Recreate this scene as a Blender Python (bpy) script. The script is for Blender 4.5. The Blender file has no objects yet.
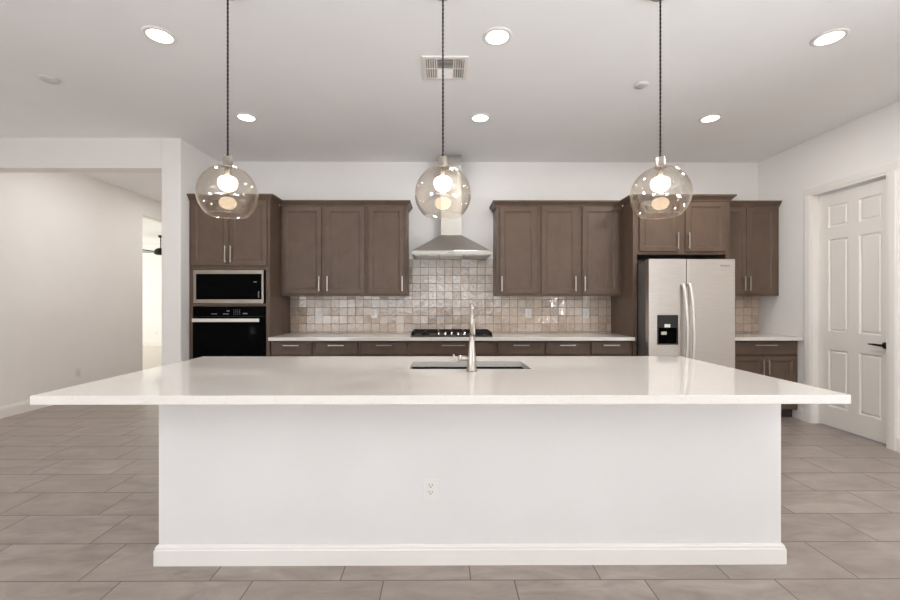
import bpy, bmesh, math, random
from mathutils import Vector
random.seed(4)
scene = bpy.context.scene
COL = scene.collection

# ------------------------------------------------------------------ camera
cam_data = bpy.data.cameras.new('camera')
cam_data.sensor_fit = 'HORIZONTAL'
cam_data.sensor_width = 36.0
cam_data.lens = 36.0 * 420.0 / 900.0
cam_data.shift_x = 5.5 / 900.0
cam_data.shift_y = 2.0 / 900.0
cam_data.clip_start = 0.05
cam = bpy.data.objects.new('camera', cam_data)
cam.location = (0, 0, 1.30)
cam.rotation_euler = (math.pi / 2, 0, -0.005)
COL.objects.link(cam)
scene.camera = cam

# ------------------------------------------------------------------ world, exposure
world = bpy.data.worlds.new('world')
scene.world = world
world.use_nodes = True
world.node_tree.nodes['Background'].inputs[0].default_value = (0.80, 0.88, 1.0, 1)
world.node_tree.nodes['Background'].inputs[1].default_value = 0.45
scene.view_settings.view_transform = 'Standard'
scene.view_settings.look = 'None'
scene.view_settings.exposure = -0.04
scene.view_settings.gamma = 1.0
scene.view_settings.use_curve_mapping = False
scene.cycles.use_denoising = True
scene.cycles.max_bounces = 10
scene.cycles.diffuse_bounces = 7
scene.cycles.glossy_bounces = 5
scene.cycles.transparent_max_bounces = 24
scene.cycles.sample_clamp_indirect = 6.0
scene.cycles.caustics_reflective = False
scene.cycles.caustics_refractive = False

# ------------------------------------------------------------------ lights
def area_light(name, loc, rot, sx, sy, power, color, shape='RECTANGLE', spread=math.pi):
    d = bpy.data.lights.new(name, 'AREA')
    d.shape = shape
    d.size = sx
    if shape in ('RECTANGLE', 'ELLIPSE'):
        d.size_y = sy
    d.energy = power
    d.color = color
    d.spread = spread
    o = bpy.data.objects.new(name, d)
    o.location = loc
    o.rotation_euler = rot
    COL.objects.link(o)
    return o
PI = math.pi
DAY = (0.91, 0.97, 1.03)
# daylight outside the patio windows of the great room (behind the camera), facing in
POWERS = dict(patio=55, ceiling_fill_rear=150, side=8, ceiling_fill_right=720, left=8, ceiling_fill_left=900,
              far=170, can_left=4.0, can_mid=11, can_right=15, rear=0.6, hall=9.5)
area_light('daylight_patio', (-1.15, -4.95, 1.35), (PI / 2, 0, 0), 5.7, 2.6, POWERS['patio'], DAY)
# added fill low outside the same windows, aimed up to lift the ceiling
area_light('ceiling_fill_rear', (-1.15, -5.75, 0.1), (math.radians(90 + 38), 0, 0), 6.5, 1.6, POWERS['ceiling_fill_rear'], DAY)
# added fill lights outside an unseen window placed to brighten the right ceiling
area_light('fill_side', (4.35, -1.5, 1.5), (0, PI / 2, 0), 2.0, 3.2, POWERS['side'], DAY)
area_light('ceiling_fill_right', (4.95, -1.5, 0.2), (0, math.radians(90 + 40), 0), 1.4, 3.2, POWERS['ceiling_fill_right'], DAY)
# added fill lights outside an invented left window, for the right wall and ceiling
area_light('fill_left', (-5.30, -3.0, 1.5), (0, -PI / 2, 0), 2.0, 2.8, POWERS['left'], DAY)
area_light('ceiling_fill_left', (-6.10, -3.0, 0.1), (0, -math.radians(90 + 35), 0), 2.0, 3.6, POWERS['ceiling_fill_left'], DAY)
# added fill outside an invented window, keeps the far room bright
area_light('fill_far_room', (-10.95, 9.6, 1.6), (0, -PI / 2, 0), 2.0, 3.6, POWERS['far'], (0.96, 1.0, 0.97))
CAN_COLOR = (1.0, 0.985, 0.97)

# ------------------------------------------------------------------ material helpers
def srgb(r, g, b):
    def f(c):
        c /= 255.0
        return c / 12.92 if c <= 0.04045 else ((c + 0.055) / 1.055) ** 2.4
    return (f(r), f(g), f(b), 1.0)

def new_mat(name):
    m = bpy.data.materials.new(name)
    m.use_nodes = True
    nt = m.node_tree
    nt.nodes.clear()
    out = nt.nodes.new('ShaderNodeOutputMaterial')
    return m, nt, out

def N(nt, kind, **kw):
    n = nt.nodes.new(kind)
    for k, v in kw.items():
        if k.startswith('i_'):
            key = k[2:]
            key = int(key) if key.isdigit() else key
            n.inputs[key].default_value = v
        else:
            setattr(n, k, v)
    return n

def L(nt, a, b):
    nt.links.new(a, b)

def math_node(nt, op, a, b=None):
    n = nt.nodes.new('ShaderNodeMath')
    n.operation = op
    for i, v in enumerate((a, b)):
        if v is None:
            continue
        if isinstance(v, (int, float)):
            n.inputs[i].default_value = v
        else:
            nt.links.new(v, n.inputs[i])
    return n.outputs[0]

def coords(nt, scale=(1, 1, 1)):
    tc = nt.nodes.new('ShaderNodeNewGeometry')
    mp = nt.nodes.new('ShaderNodeMapping')
    mp.inputs['Scale'].default_value = scale
    nt.links.new(tc.outputs['Position'], mp.inputs['Vector'])
    return mp.outputs['Vector']

def mix_rgb(nt, fac, a, b, blend='MIX'):
    n = nt.nodes.new('ShaderNodeMix')
    n.data_type = 'RGBA'
    n.blend_type = blend
    for s, v in ((n.inputs['Factor'], fac), (n.inputs['A'], a), (n.inputs['B'], b)):
        if isinstance(v, (int, float)) or isinstance(v, tuple):
            s.default_value = v
        else:
            nt.links.new(v, s)
    return n.outputs['Result']

def principled(nt, out, color=None, rough=0.5, metal=0.0, spec=0.5, coat=0.0):
    p = nt.nodes.new('ShaderNodeBsdfPrincipled')
    if color is not None:
        p.inputs['Base Color'].default_value = color
    p.inputs['Roughness'].default_value = rough
    p.inputs['Metallic'].default_value = metal
    p.inputs['Specular IOR Level'].default_value = spec
    p.inputs['Coat Weight'].default_value = coat
    nt.links.new(p.outputs[0], out.inputs[0])
    return p

def noisy(name, c1, c2, scale=(1, 1, 1), nscale=5.0, rough=0.5, metal=0.0, spec=0.5, bump=0.0, bscale=60.0, coat=0.0, detail=4.0):
    m, nt, out = new_mat(name)
    p = principled(nt, out, None, rough, metal, spec, coat)
    v = coords(nt, scale)
    nz = N(nt, 'ShaderNodeTexNoise')
    nz.inputs['Scale'].default_value = nscale
    nz.inputs['Detail'].default_value = detail
    L(nt, v, nz.inputs['Vector'])
    cr = N(nt, 'ShaderNodeMapRange')
    cr.inputs['From Min'].default_value = 0.35
    cr.inputs['From Max'].default_value = 0.65
    L(nt, nz.outputs['Fac'], cr.inputs['Value'])
    L(nt, mix_rgb(nt, cr.outputs[0], c1, c2), p.inputs['Base Color'])
    if bump > 0:
        n2 = N(nt, 'ShaderNodeTexNoise')
        n2.inputs['Scale'].default_value = bscale
        n2.inputs['Detail'].default_value = 3.0
        L(nt, v, n2.inputs['Vector'])
        b = N(nt, 'ShaderNodeBump')
        b.inputs['Strength'].default_value = bump
        b.inputs['Distance'].default_value = 0.01
        L(nt, n2.outputs['Fac'], b.inputs['Height'])
        L(nt, b.outputs[0], p.inputs['Normal'])
    return m

M = {}
M['wall'] = noisy('wall_paint', srgb(236, 232, 228), srgb(238, 234, 230), nscale=2.0, rough=0.7, spec=0.25, bump=0.05, bscale=160)
M['ceiling'] = noisy('ceiling_paint', srgb(245, 244, 243), srgb(247, 246, 245), nscale=2.0, rough=0.9, spec=0.1, bump=0.05, bscale=120)
M['trim'] = noisy('trim_paint', srgb(234, 229, 223), srgb(236, 231, 225), nscale=3.0, rough=0.4, spec=0.4)
M['door'] = noisy('door_paint', srgb(226, 220, 213), srgb(228, 222, 215), nscale=3.0, rough=0.42, spec=0.4)
M['island_paint'] = noisy('island_paint', srgb(226, 223, 220), srgb(229, 226, 223), nscale=2.0, rough=0.6, spec=0.25, bump=0.04, bscale=140)
M['steel'] = noisy('brushed_steel', srgb(196, 189, 182), srgb(206, 200, 193), scale=(1, 1, 60), nscale=8, rough=0.3, metal=1.0)
M['steel_fridge'] = noisy('fridge_steel', srgb(204, 197, 190), srgb(212, 206, 199), scale=(1, 1, 40), nscale=6, rough=0.34, metal=1.0)
M['steel_microwave'] = noisy('taupe_steel', srgb(150, 139, 129), srgb(157, 146, 136), nscale=6, rough=0.32, metal=1.0)
M['steel_basin'] = noisy('basin_steel', srgb(132, 130, 128), srgb(142, 140, 138), nscale=6, rough=0.25, metal=1.0)
M['steel_chimney'] = noisy('chimney_steel', srgb(172, 167, 159), srgb(180, 175, 167), scale=(1, 1, 40), nscale=6, rough=0.38, metal=1.0)
M['steel_satin'] = noisy('satin_steel', srgb(226, 220, 213), srgb(231, 226, 219), nscale=6, rough=0.42, metal=0.85)
M['steel_polished'] = noisy('polished_steel', srgb(214, 208, 200), srgb(222, 217, 210), nscale=6, rough=0.16, metal=1.0)
M['nickel'] = noisy('brushed_nickel', srgb(182, 173, 164), srgb(190, 181, 172), nscale=10, rough=0.34, metal=1.0)
M['fridge_side'] = noisy('fridge_side_grey', srgb(92, 88, 86), srgb(98, 94, 91), nscale=4, rough=0.45, spec=0.4)
M['black_glass'] = noisy('black_glass', srgb(9, 9, 9), srgb(11, 11, 11), nscale=4, rough=0.05, spec=0.01)
M['black_panel'] = noisy('black_panel', srgb(34, 33, 33), srgb(38, 37, 36), nscale=4, rough=0.3, spec=0.4)
M['black_iron'] = noisy('cast_iron', srgb(18, 17, 17), srgb(25, 24, 23), nscale=40, rough=0.55, spec=0.3)
M['dark_void'] = noisy('dark_cavity', srgb(20, 18, 17), srgb(24, 22, 20), nscale=4, rough=0.9, spec=0.0)
M['plastic'] = noisy('white_plastic', srgb(230, 226, 221), srgb(232, 228, 223), nscale=6, rough=0.35)
M['plastic_detector'] = noisy('cover_plastic', srgb(214, 208, 203), srgb(217, 211, 206), nscale=6, rough=0.5)
M['slot'] = noisy('slot_dark', srgb(88, 84, 80), srgb(94, 90, 86), nscale=6, rough=0.6)
M['mark'] = noisy('printed_mark', srgb(150, 150, 148), srgb(158, 157, 155), nscale=6, rough=0.5)
M['logo_mark'] = noisy('logo_grey', srgb(110, 102, 98), srgb(116, 108, 102), nscale=6, rough=0.4)
M['bronze'] = noisy('dark_bronze', srgb(52, 46, 43), srgb(60, 53, 49), nscale=20, rough=0.35, metal=0.7)
M['cord'] = noisy('cord_black', srgb(46, 42, 39), srgb(56, 51, 47), scale=(1, 1, 1), nscale=120, rough=0.7, spec=0.2)
M['toe'] = noisy('toe_kick', srgb(62, 50, 44), srgb(68, 56, 49), nscale=6, rough=0.6)
M['carpet'] = noisy('carpet', srgb(218, 210, 200), srgb(226, 219, 210), nscale=60, rough=0.95, spec=0.05, bump=0.3, bscale=200)

def wood_mat():
    m, nt, out = new_mat('stained_wood')
    p = principled(nt, out, None, 0.42, 0.0, 0.35)
    v = coords(nt, (14, 14, 1.1))
    n1 = N(nt, 'ShaderNodeTexNoise'); n1.inputs['Scale'].default_value = 6; n1.inputs['Detail'].default_value = 8
    n1.inputs['Roughness'].default_value = 0.65
    L(nt, v, n1.inputs['Vector'])
    v2 = coords(nt, (1, 1, 1))
    n2 = N(nt, 'ShaderNodeTexNoise'); n2.inputs['Scale'].default_value = 7; n2.inputs['Detail'].default_value = 2
    L(nt, v2, n2.inputs['Vector'])
    r = N(nt, 'ShaderNodeMapRange'); r.inputs['From Min'].default_value = 0.3; r.inputs['From Max'].default_value = 0.7
    L(nt, n1.outputs['Fac'], r.inputs['Value'])
    base = mix_rgb(nt, r.outputs[0], srgb(86, 69, 57), srgb(101, 82, 69))
    r2 = N(nt, 'ShaderNodeMapRange'); r2.inputs['From Min'].default_value = 0.3; r2.inputs['From Max'].default_value = 0.7
    r2.inputs['To Min'].default_value = 0.0; r2.inputs['To Max'].default_value = 0.4
    L(nt, n2.outputs['Fac'], r2.inputs['Value'])
    L(nt, mix_rgb(nt, r2.outputs[0], base, srgb(113, 94, 79)), p.inputs['Base Color'])
    return m
M['wood'] = wood_mat()

def quartz_mat():
    m, nt, out = new_mat('white_quartz')
    p = principled(nt, out, None, 0.07, 0.0, 0.5)
    p.inputs['IOR'].default_value = 1.75
    v = coords(nt)
    n1 = N(nt, 'ShaderNodeTexNoise'); n1.inputs['Scale'].default_value = 130; n1.inputs['Detail'].default_value = 3
    L(nt, v, n1.inputs['Vector'])
    r = N(nt, 'ShaderNodeMapRange'); r.inputs['From Min'].default_value = 0.6; r.inputs['From Max'].default_value = 0.72
    L(nt, n1.outputs['Fac'], r.inputs['Value'])
    n2 = N(nt, 'ShaderNodeTexNoise'); n2.inputs['Scale'].default_value = 2.5; n2.inputs['Detail'].default_value = 5
    L(nt, v, n2.inputs['Vector'])
    base = mix_rgb(nt, n2.outputs['Fac'], srgb(222, 215, 207), srgb(229, 223, 216))
    L(nt, mix_rgb(nt, math_node(nt, 'MULTIPLY', r.outputs[0], 0.6), base, srgb(204, 198, 190)), p.inputs['Base Color'])
    return m
M['quartz'] = quartz_mat()

def grid_cells(nt, ucoord, vcoord, size_u, size_v, shift_per_row, u0, v0, grout):
    """returns (cell id vector socket, grout mask 0..1)"""
    vv = math_node(nt, 'DIVIDE', math_node(nt, 'SUBTRACT', vcoord, v0), size_v)
    row = math_node(nt, 'FLOOR', vv)
    fv = math_node(nt, 'FRACT', vv)
    uu = math_node(nt, 'SUBTRACT', ucoord, u0)
    uu = math_node(nt, 'ADD', uu, math_node(nt, 'MULTIPLY', row, shift_per_row))
    uu = math_node(nt, 'DIVIDE', uu, size_u)
    colm = math_node(nt, 'FLOOR', uu)
    fu = math_node(nt, 'FRACT', uu)
    def edge(f, size):
        d = math_node(nt, 'MINIMUM', f, math_node(nt, 'SUBTRACT', 1.0, f))
        return math_node(nt, 'MULTIPLY', d, size)
    d = math_node(nt, 'MINIMUM', edge(fu, size_u), edge(fv, size_v))
    mr = N(nt, 'ShaderNodeMapRange')
    mr.inputs['From Min'].default_value = grout * 0.5
    mr.inputs['From Max'].default_value = grout * 0.5 + 0.0015
    mr.inputs['To Min'].default_value = 1.0
    mr.inputs['To Max'].default_value = 0.0
    L(nt, d, mr.inputs['Value'])
    cx = N(nt, 'ShaderNodeCombineXYZ')
    L(nt, colm, cx.inputs[0]); L(nt, row, cx.inputs[1])
    return cx.outputs[0], mr.outputs[0]

def floor_mat():
    m, nt, out = new_mat('floor_tile')
    p = principled(nt, out, None, 0.35, 0.0, 0.45)
    g = N(nt, 'ShaderNodeNewGeometry')
    s = N(nt, 'ShaderNodeSeparateXYZ')
    L(nt, g.outputs['Position'], s.inputs[0])
    cell, grout = grid_cells(nt, s.outputs['X'], s.outputs['Y'], 0.6096, 0.3048, 0.2032, -1.90, 2.267, 0.004)
    wn = N(nt, 'ShaderNodeTexWhiteNoise'); wn.noise_dimensions = '3D'
    L(nt, cell, wn.inputs['Vector'])
    off = N(nt, 'ShaderNodeVectorMath'); off.operation = 'MULTIPLY_ADD'
    L(nt, wn.outputs['Color'], off.inputs[0]); off.inputs[1].default_value = (7, 7, 7)
    L(nt, g.outputs['Position'], off.inputs[2])
    mp = N(nt, 'ShaderNodeMapping'); mp.inputs['Scale'].default_value = (1.4, 3.6, 1)
    L(nt, off.outputs[0], mp.inputs['Vector'])
    n1 = N(nt, 'ShaderNodeTexNoise'); n1.inputs['Scale'].default_value = 2.2; n1.inputs['Detail'].default_value = 8
    n1.inputs['Roughness'].default_value = 0.62; n1.inputs['Distortion'].default_value = 0.6
    L(nt, mp.outputs[0], n1.inputs['Vector'])
    r = N(nt, 'ShaderNodeMapRange'); r.inputs['From Min'].default_value = 0.3; r.inputs['From Max'].default_value = 0.7
    L(nt, n1.outputs['Fac'], r.inputs['Value'])
    c = mix_rgb(nt, r.outputs[0], srgb(136, 124, 115), srgb(178, 166, 157))
    tone = math_node(nt, 'MULTIPLY', wn.outputs['Value'], 0.35)
    c = mix_rgb(nt, tone, c, srgb(142, 130, 121))
    c = mix_rgb(nt, grout, c, srgb(112, 101, 93))
    L(nt, c, p.inputs['Base Color'])
    rr = math_node(nt, 'ADD', 0.28, math_node(nt, 'MULTIPLY', r.outputs[0], 0.14))
    rr = math_node(nt, 'ADD', rr, math_node(nt, 'MULTIPLY', grout, 0.4))
    L(nt, rr, p.inputs['Roughness'])
    b = N(nt, 'ShaderNodeBump'); b.inputs['Strength'].default_value = 0.4; b.inputs['Distance'].default_value = 0.002
    L(nt, math_node(nt, 'SUBTRACT', 1.0, grout), b.inputs['Height'])
    L(nt, b.outputs[0], p.inputs['Normal'])
    return m
M['floor'] = floor_mat()

def tile_mat():
    m, nt, out = new_mat('glazed_tile')
    p = principled(nt, out, None, 0.1, 0.0, 0.5)
    p.inputs['IOR'].default_value = 2.0
    g = N(nt, 'ShaderNodeNewGeometry')
    s = N(nt, 'ShaderNodeSeparateXYZ')
    L(nt, g.outputs['Position'], s.inputs[0])
    cell, grout = grid_cells(nt, s.outputs['X'], s.outputs['Z'], 0.1012, 0.1008, 0.0, -0.376, 1.834 - 0.1008 * 30, 0.0035)
    wn = N(nt, 'ShaderNodeTexWhiteNoise'); wn.noise_dimensions = '3D'
    L(nt, cell, wn.inputs['Vector'])
    c = mix_rgb(nt, wn.outputs['Value'], srgb(176, 155, 138), srgb(206, 186, 168))
    n1 = N(nt, 'ShaderNodeTexNoise'); n1.inputs['Scale'].default_value = 26; n1.inputs['Detail'].default_value = 3
    L(nt, g.outputs['Position'], n1.inputs['Vector'])
    r1 = N(nt, 'ShaderNodeMapRange'); r1.inputs['From Min'].default_value = 0.35; r1.inputs['From Max'].default_value = 0.7
    r1.inputs['To Max'].default_value = 0.4
    L(nt, n1.outputs['Fac'], r1.inputs['Value'])
    c = mix_rgb(nt, r1.outputs[0], c, srgb(218, 201, 184))
    c = mix_rgb(nt, grout, c, srgb(104, 92, 84))
    L(nt, c, p.inputs['Base Color'])
    L(nt, math_node(nt, 'ADD', 0.09, math_node(nt, 'MULTIPLY', grout, 0.6)), p.inputs['Roughness'])
    # each hand-made tile leans a little its own way, its glaze is wavy
    v = N(nt, 'ShaderNodeVectorMath'); v.operation = 'MULTIPLY_ADD'
    L(nt, wn.outputs['Color'], v.inputs[0]); v.inputs[1].default_value = (0.13, 0.0, 0.13)
    L(nt, g.outputs['Normal'], v.inputs[2])
    v2 = N(nt, 'ShaderNodeVectorMath'); v2.operation = 'ADD'
    L(nt, v.outputs[0], v2.inputs[0]); v2.inputs[1].default_value = (-0.065, 0, -0.065)
    v3 = N(nt, 'ShaderNodeVectorMath'); v3.operation = 'NORMALIZE'
    L(nt, v2.outputs[0], v3.inputs[0])
    n2 = N(nt, 'ShaderNodeTexNoise'); n2.inputs['Scale'].default_value = 32; n2.inputs['Detail'].default_value = 1.5
    L(nt, g.outputs['Position'], n2.inputs['Vector'])
    h = math_node(nt, 'SUBTRACT', n2.outputs['Fac'], math_node(nt, 'MULTIPLY', grout, 0.5))
    b = N(nt, 'ShaderNodeBump'); b.inputs['Strength'].default_value = 0.55; b.inputs['Distance'].default_value = 0.006
    L(nt, h, b.inputs['Height']); L(nt, v3.outputs[0], b.inputs['Normal'])
    L(nt, b.outputs[0], p.inputs['Normal'])
    return m
M['tile'] = tile_mat()

def glass_mat(name, tint, ior):
    m, nt, out = new_mat(name)
    t = N(nt, 'ShaderNodeBsdfTransparent'); t.inputs[0].default_value = tint
    gl = N(nt, 'ShaderNodeBsdfGlossy'); gl.inputs['Roughness'].default_value = 0.0
    gl.inputs[0].default_value = (1, 0.95, 0.88, 1)
    lw = N(nt, 'ShaderNodeLayerWeight'); lw.inputs['Blend'].default_value = 0.5
    f0 = ((ior - 1) / (ior + 1)) ** 2
    p5 = math_node(nt, 'POWER', lw.outputs['Facing'], 5.0)
    fs = math_node(nt, 'ADD', math_node(nt, 'MULTIPLY', p5, 0.9 * (1 - f0)), f0)
    mx = N(nt, 'ShaderNodeMixShader')
    L(nt, fs, mx.inputs[0]); L(nt, t.outputs[0], mx.inputs[1]); L(nt, gl.outputs[0], mx.inputs[2])
    L(nt, mx.outputs[0], out.inputs[0])
    return m
M['smoke_glass'] = glass_mat('smoked_glass', (0.945, 0.930, 0.910, 1), 1.75)
M['window_glass'] = glass_mat('window_glass', (0.99, 0.99, 0.99, 1), 1.3)

def emit_mat(name, color, strength):
    m, nt, out = new_mat(name)
    e = N(nt, 'ShaderNodeEmission')
    e.inputs[0].default_value = color; e.inputs[1].default_value = strength
    L(nt, e.outputs[0], out.inputs[0])
    return m
M['bulb'] = emit_mat('bulb_glow', (1.0, 0.84, 0.66, 1), 7.5)
M['lens'] = emit_mat('downlight_glow', (1.0, 0.97, 0.93, 1), 9.0)

# ------------------------------------------------------------------ mesh helpers
WORLD = {}   # object name -> world origin (nothing is rotated)

class MB:
    def __init__(self):
        self.v = []; self.f = []; self.smooth = []
    def add(self, verts, faces, smooth=False):
        b = len(self.v)
        self.v += [tuple(p) for p in verts]
        self.f += [tuple(i + b for i in q) for q in faces]
        self.smooth += [smooth] * len(faces)
        return self
    def box(self, x0, x1, y0, y1, z0, z1):
        return self.add([(x0, y0, z0), (x1, y0, z0), (x1, y1, z0), (x0, y1, z0),
                         (x0, y0, z1), (x1, y0, z1), (x1, y1, z1), (x0, y1, z1)],
                        [(0, 3, 2, 1), (4, 5, 6, 7), (0, 1, 5, 4), (1, 2, 6, 5), (2, 3, 7, 6), (3, 0, 4, 7)])
    def prism(self, poly, fn, a, b):
        """poly of (p,q), fn(p,q,t)->xyz, extruded from t=a to t=b"""
        n = len(poly)
        vs = [fn(p, q, a) for p, q in poly] + [fn(p, q, b) for p, q in poly]
        fs = [tuple(range(n))[::-1], tuple(range(n, 2 * n))] + [(i, (i + 1) % n, (i + 1) % n + n, i + n) for i in range(n)]
        return self.add(vs, fs)
    def lathe(self, prof, c, seg=32, axis='z', closed=False, smooth=True):
        """prof: list of (r, h)."""
        vs = []; fs = []
        ring = []
        for r, h in prof:
            idx = []
            if r < 1e-6:
                vs.append((0, 0, h)); idx = [len(vs) - 1] * seg
            else:
                for k in range(seg):
                    a = 2 * PI * k / seg
                    vs.append((r * math.cos(a), r * math.sin(a), h)); idx.append(len(vs) - 1)
            ring.append(idx)
        pairs = list(zip(ring[:-1], ring[1:]))
        if closed:
            pairs.append((ring[-1], ring[0]))
        for A, B in pairs:
            for k in range(seg):
                q = [A[k], A[(k + 1) % seg], B[(k + 1) % seg], B[k]]
                q2 = []
                for i in q:
                    if i not in q2: q2.append(i)
                if len(q2) >= 3: fs.append(tuple(q2))
        if not closed:
            for R_, rr in ((ring[0], prof[0][0]), (ring[-1], prof[-1][0])):
                if rr > 1e-6: fs.append(tuple(R_))
        def tr(p):
            x, y, z = p
            if axis == 'z': q = (x, y, z)
            elif axis == 'y': q = (x, z, y)
            else: q = (z, x, y)
            return (q[0] + c[0], q[1] + c[1], q[2] + c[2])
        return self.add([tr(p) for p in vs], fs, smooth)
    def tube(self, pts, rad, seg=14, flat=None):
        """swept tube with per-point radius; flat=(sx, sz) squashes."""
        n = len(pts); P = [Vector(p) for p in pts]
        if not isinstance(rad, (list, tuple)): rad = [rad] * n
        vs = []; fs = []
        up = Vector((0, 0, 1))
        t0 = (P[1] - P[0]).normalized()
        if abs(t0.dot(up)) > 0.95: up = Vector((1, 0, 0))
        side = t0.cross(up).normalized()
        for i in range(n):
            t = (P[min(i + 1, n - 1)] - P[max(i - 1, 0)]).normalized()
            side = (side - t * side.dot(t)).normalized()
            nn = side.cross(t).normalized()
            for k in range(seg):
                a = 2 * PI * k / seg
                o = side * math.cos(a) * rad[i] * (flat[0] if flat else 1) + nn * math.sin(a) * rad[i] * (flat[1] if flat else 1)
                vs.append(tuple(P[i] + o))
        for i in range(n - 1):
            for k in range(seg):
                fs.append((i * seg + k, i * seg + (k + 1) % seg, (i + 1) * seg + (k + 1) % seg, (i + 1) * seg + k))
        fs.append(tuple(range(seg))[::-1]); fs.append(tuple(range((n - 1) * seg, n * seg)))
        return self.add(vs, fs, True)
    def panel(self, us, vs_, cells, rings, fn, thick):
        """slab with sunk/raised panels. us, vs_: cut positions; cells: set of (i,j) that are panels.
        rings: [(inset, depth)...]; fn(u, v, depth)->xyz with depth 0 at the face."""
        V = []; F = []
        def vert(u, v, d):
            V.append(fn(u, v, d)); return len(V) - 1
        grid = [[vert(u, v, 0) for v in vs_] for u in us]
        for i in range(len(us) - 1):
            for j in range(len(vs_) - 1):
                q = [grid[i][j], grid[i + 1][j], grid[i + 1][j + 1], grid[i][j + 1]]
                if (i, j) in cells:
                    prev = q
                    for ins, dep in rings:
                        a, b, c, d = us[i] + ins, us[i + 1] - ins, vs_[j] + ins, vs_[j + 1] - ins
                        cur = [vert(a, c, dep), vert(b, c, dep), vert(b, d, dep), vert(a, d, dep)]
                        for k in range(4):
                            F.append((prev[k], prev[(k + 1) % 4], cur[(k + 1) % 4], cur[k]))
                        prev = cur
                    F.append(tuple(prev))
                else:
                    F.append(tuple(q))
        nu, nv = len(us), len(vs_)
        border = [(i, 0) for i in range(nu)] + [(nu - 1, j) for j in range(1, nv)] + [(i, nv - 1) for i in range(nu - 2, -1, -1)] + [(0, j) for j in range(nv - 2, 0, -1)]
        fr = [grid[i][j] for i, j in border]
        bk = [vert(us[i], vs_[j], thick) for i, j in border]
        n = len(fr)
        for k in range(n):
            F.append((fr[k], bk[k], bk[(k + 1) % n], fr[(k + 1) % n]))
        F.append(tuple(bk))
        return self.add(V, F)
    def build(self, name, mat, parent=None, bevel=0.0, seg=2, base=False):
        xs = [p[0] for p in self.v]; ys = [p[1] for p in self.v]; zs = [p[2] for p in self.v]
        c = ((min(xs) + max(xs)) / 2, (min(ys) + max(ys)) / 2, min(zs) if base or parent is None else (min(zs) + max(zs)) / 2)
        me = bpy.data.meshes.new(name)
        me.from_pydata([(p[0] - c[0], p[1] - c[1], p[2] - c[2]) for p in self.v], [], self.f)
        for poly, s in zip(me.polygons, self.smooth):
            poly.use_smooth = s
        bm = bmesh.new(); bm.from_mesh(me)
        bmesh.ops.recalc_face_normals(bm, faces=bm.faces)
        bm.to_mesh(me); bm.free()
        me.materials.append(M[mat])
        o = bpy.data.objects.new(name, me)
        COL.objects.link(o)
        WORLD[o.name] = c
        if parent is not None:
            o.parent = parent
            w = WORLD[parent.name]
            o.location = (c[0] - w[0], c[1] - w[1], c[2] - w[2])
        else:
            o.location = c
        if bevel > 0:
            md = o.modifiers.new('bevel', 'BEVEL')
            md.width = bevel; md.segments = seg; md.limit_method = 'ANGLE'; md.angle_limit = math.radians(35)
            if seg > 1: md.harden_normals = False
        return o

def empty(name, loc):
    o = bpy.data.objects.new(name, None)
    o.empty_display_size = 0.1
    o.location = loc
    COL.objects.link(o)
    WORLD[o.name] = tuple(loc)
    return o

def tag(o, label, cat, group=None):
    o['label'] = label; o['category'] = cat
    if group: o['group'] = group
    return o

def struct(o):
    o['kind'] = 'structure'
    return o

def thing(name, loc, label, cat, group=None):
    return tag(empty(name, loc), label, cat, group)

def copy_tree(o, dx=(0, 0, 0), parent=None):
    c = o.copy(); COL.objects.link(c)
    if parent is not None: c.parent = parent
    else: c.location = Vector(o.location) + Vector(dx)
    WORLD[c.name] = tuple(Vector(WORLD[o.name]) + Vector(dx))
    for ch in list(o.children):
        if ch.name in WORLD: copy_tree(ch, dx, c)
    return c

# ================================================================== SHELL
CZ = 3.05            # ceiling
YB = 5.25            # kitchen back wall
XR = 3.96            # right wall
XL = -4.93           # left wall of the hall and great room
YP = 4.49            # front of the pillar and header
XK0, XK1 = -2.995, -2.79   # pillar
YREAR = -4.7

struct(MB().box(-5.05, 4.6, YREAR - 0.12, 8.72, -0.10, 0.0).build('floor', 'floor'))
struct(MB().box(-10.9, 4.6, YREAR - 0.12, 12.7, CZ, CZ + 0.12).build('ceiling', 'ceiling'))
struct(MB().box(XK1, XR + 0.12, YB, YB + 0.12, 0, CZ).build('wall_back', 'wall'))
# right wall with the door opening and an unseen opening added for the side fill
DY0, DY1, DZ = 3.715, 4.485, 2.452
WS = (-3.2, 0.2, 0.5, 2.5)
struct(MB().box(XR, XR + 0.14, DY1, YB, 0, CZ).box(XR, XR + 0.14, DY0, DY1, DZ, CZ)
       .box(XR, XR + 0.14, WS[1], DY0, 0, CZ).box(XR, XR + 0.14, WS[0], WS[1], 0, WS[2])
       .box(XR, XR + 0.14, WS[0], WS[1], WS[3], CZ).box(XR, XR + 0.14, YREAR, WS[0], 0, CZ).build('wall_right', 'wall'))
# hall left wall with the opening to the far room
HY0, HY1, HZ = 6.93, 7.95, 2.73
WL = (-4.3, -1.6, 0.4, 2.6)  # unseen opening, added to let the left fill in
struct(MB().box(XL - 0.12, XL, YREAR, WL[0], 0, CZ).box(XL - 0.12, XL, WL[1], HY0, 0, CZ)
       .box(XL - 0.12, XL, WL[0], WL[1], 0, WL[2]).box(XL - 0.12, XL, WL[0], WL[1], WL[3], CZ).box(XL - 0.12, XL, HY1, 8.72, 0, CZ)
       .box(XL - 0.12, XL, HY0, HY1, HZ, CZ).build('wall_left', 'wall'))
struct(MB().box(XK0, XK1, YP, 8.6, 0, CZ).build('wall_kitchen_left', 'wall', bevel=0.008))
struct(MB().box(XL, XK0, YP, YP + 0.16, 2.725, CZ).build('wall_header_left', 'wall', bevel=0.004))
struct(MB().box(XL, XK0, 8.6, 8.72, 0, CZ).build('wall_hall_back', 'wall'))
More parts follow.
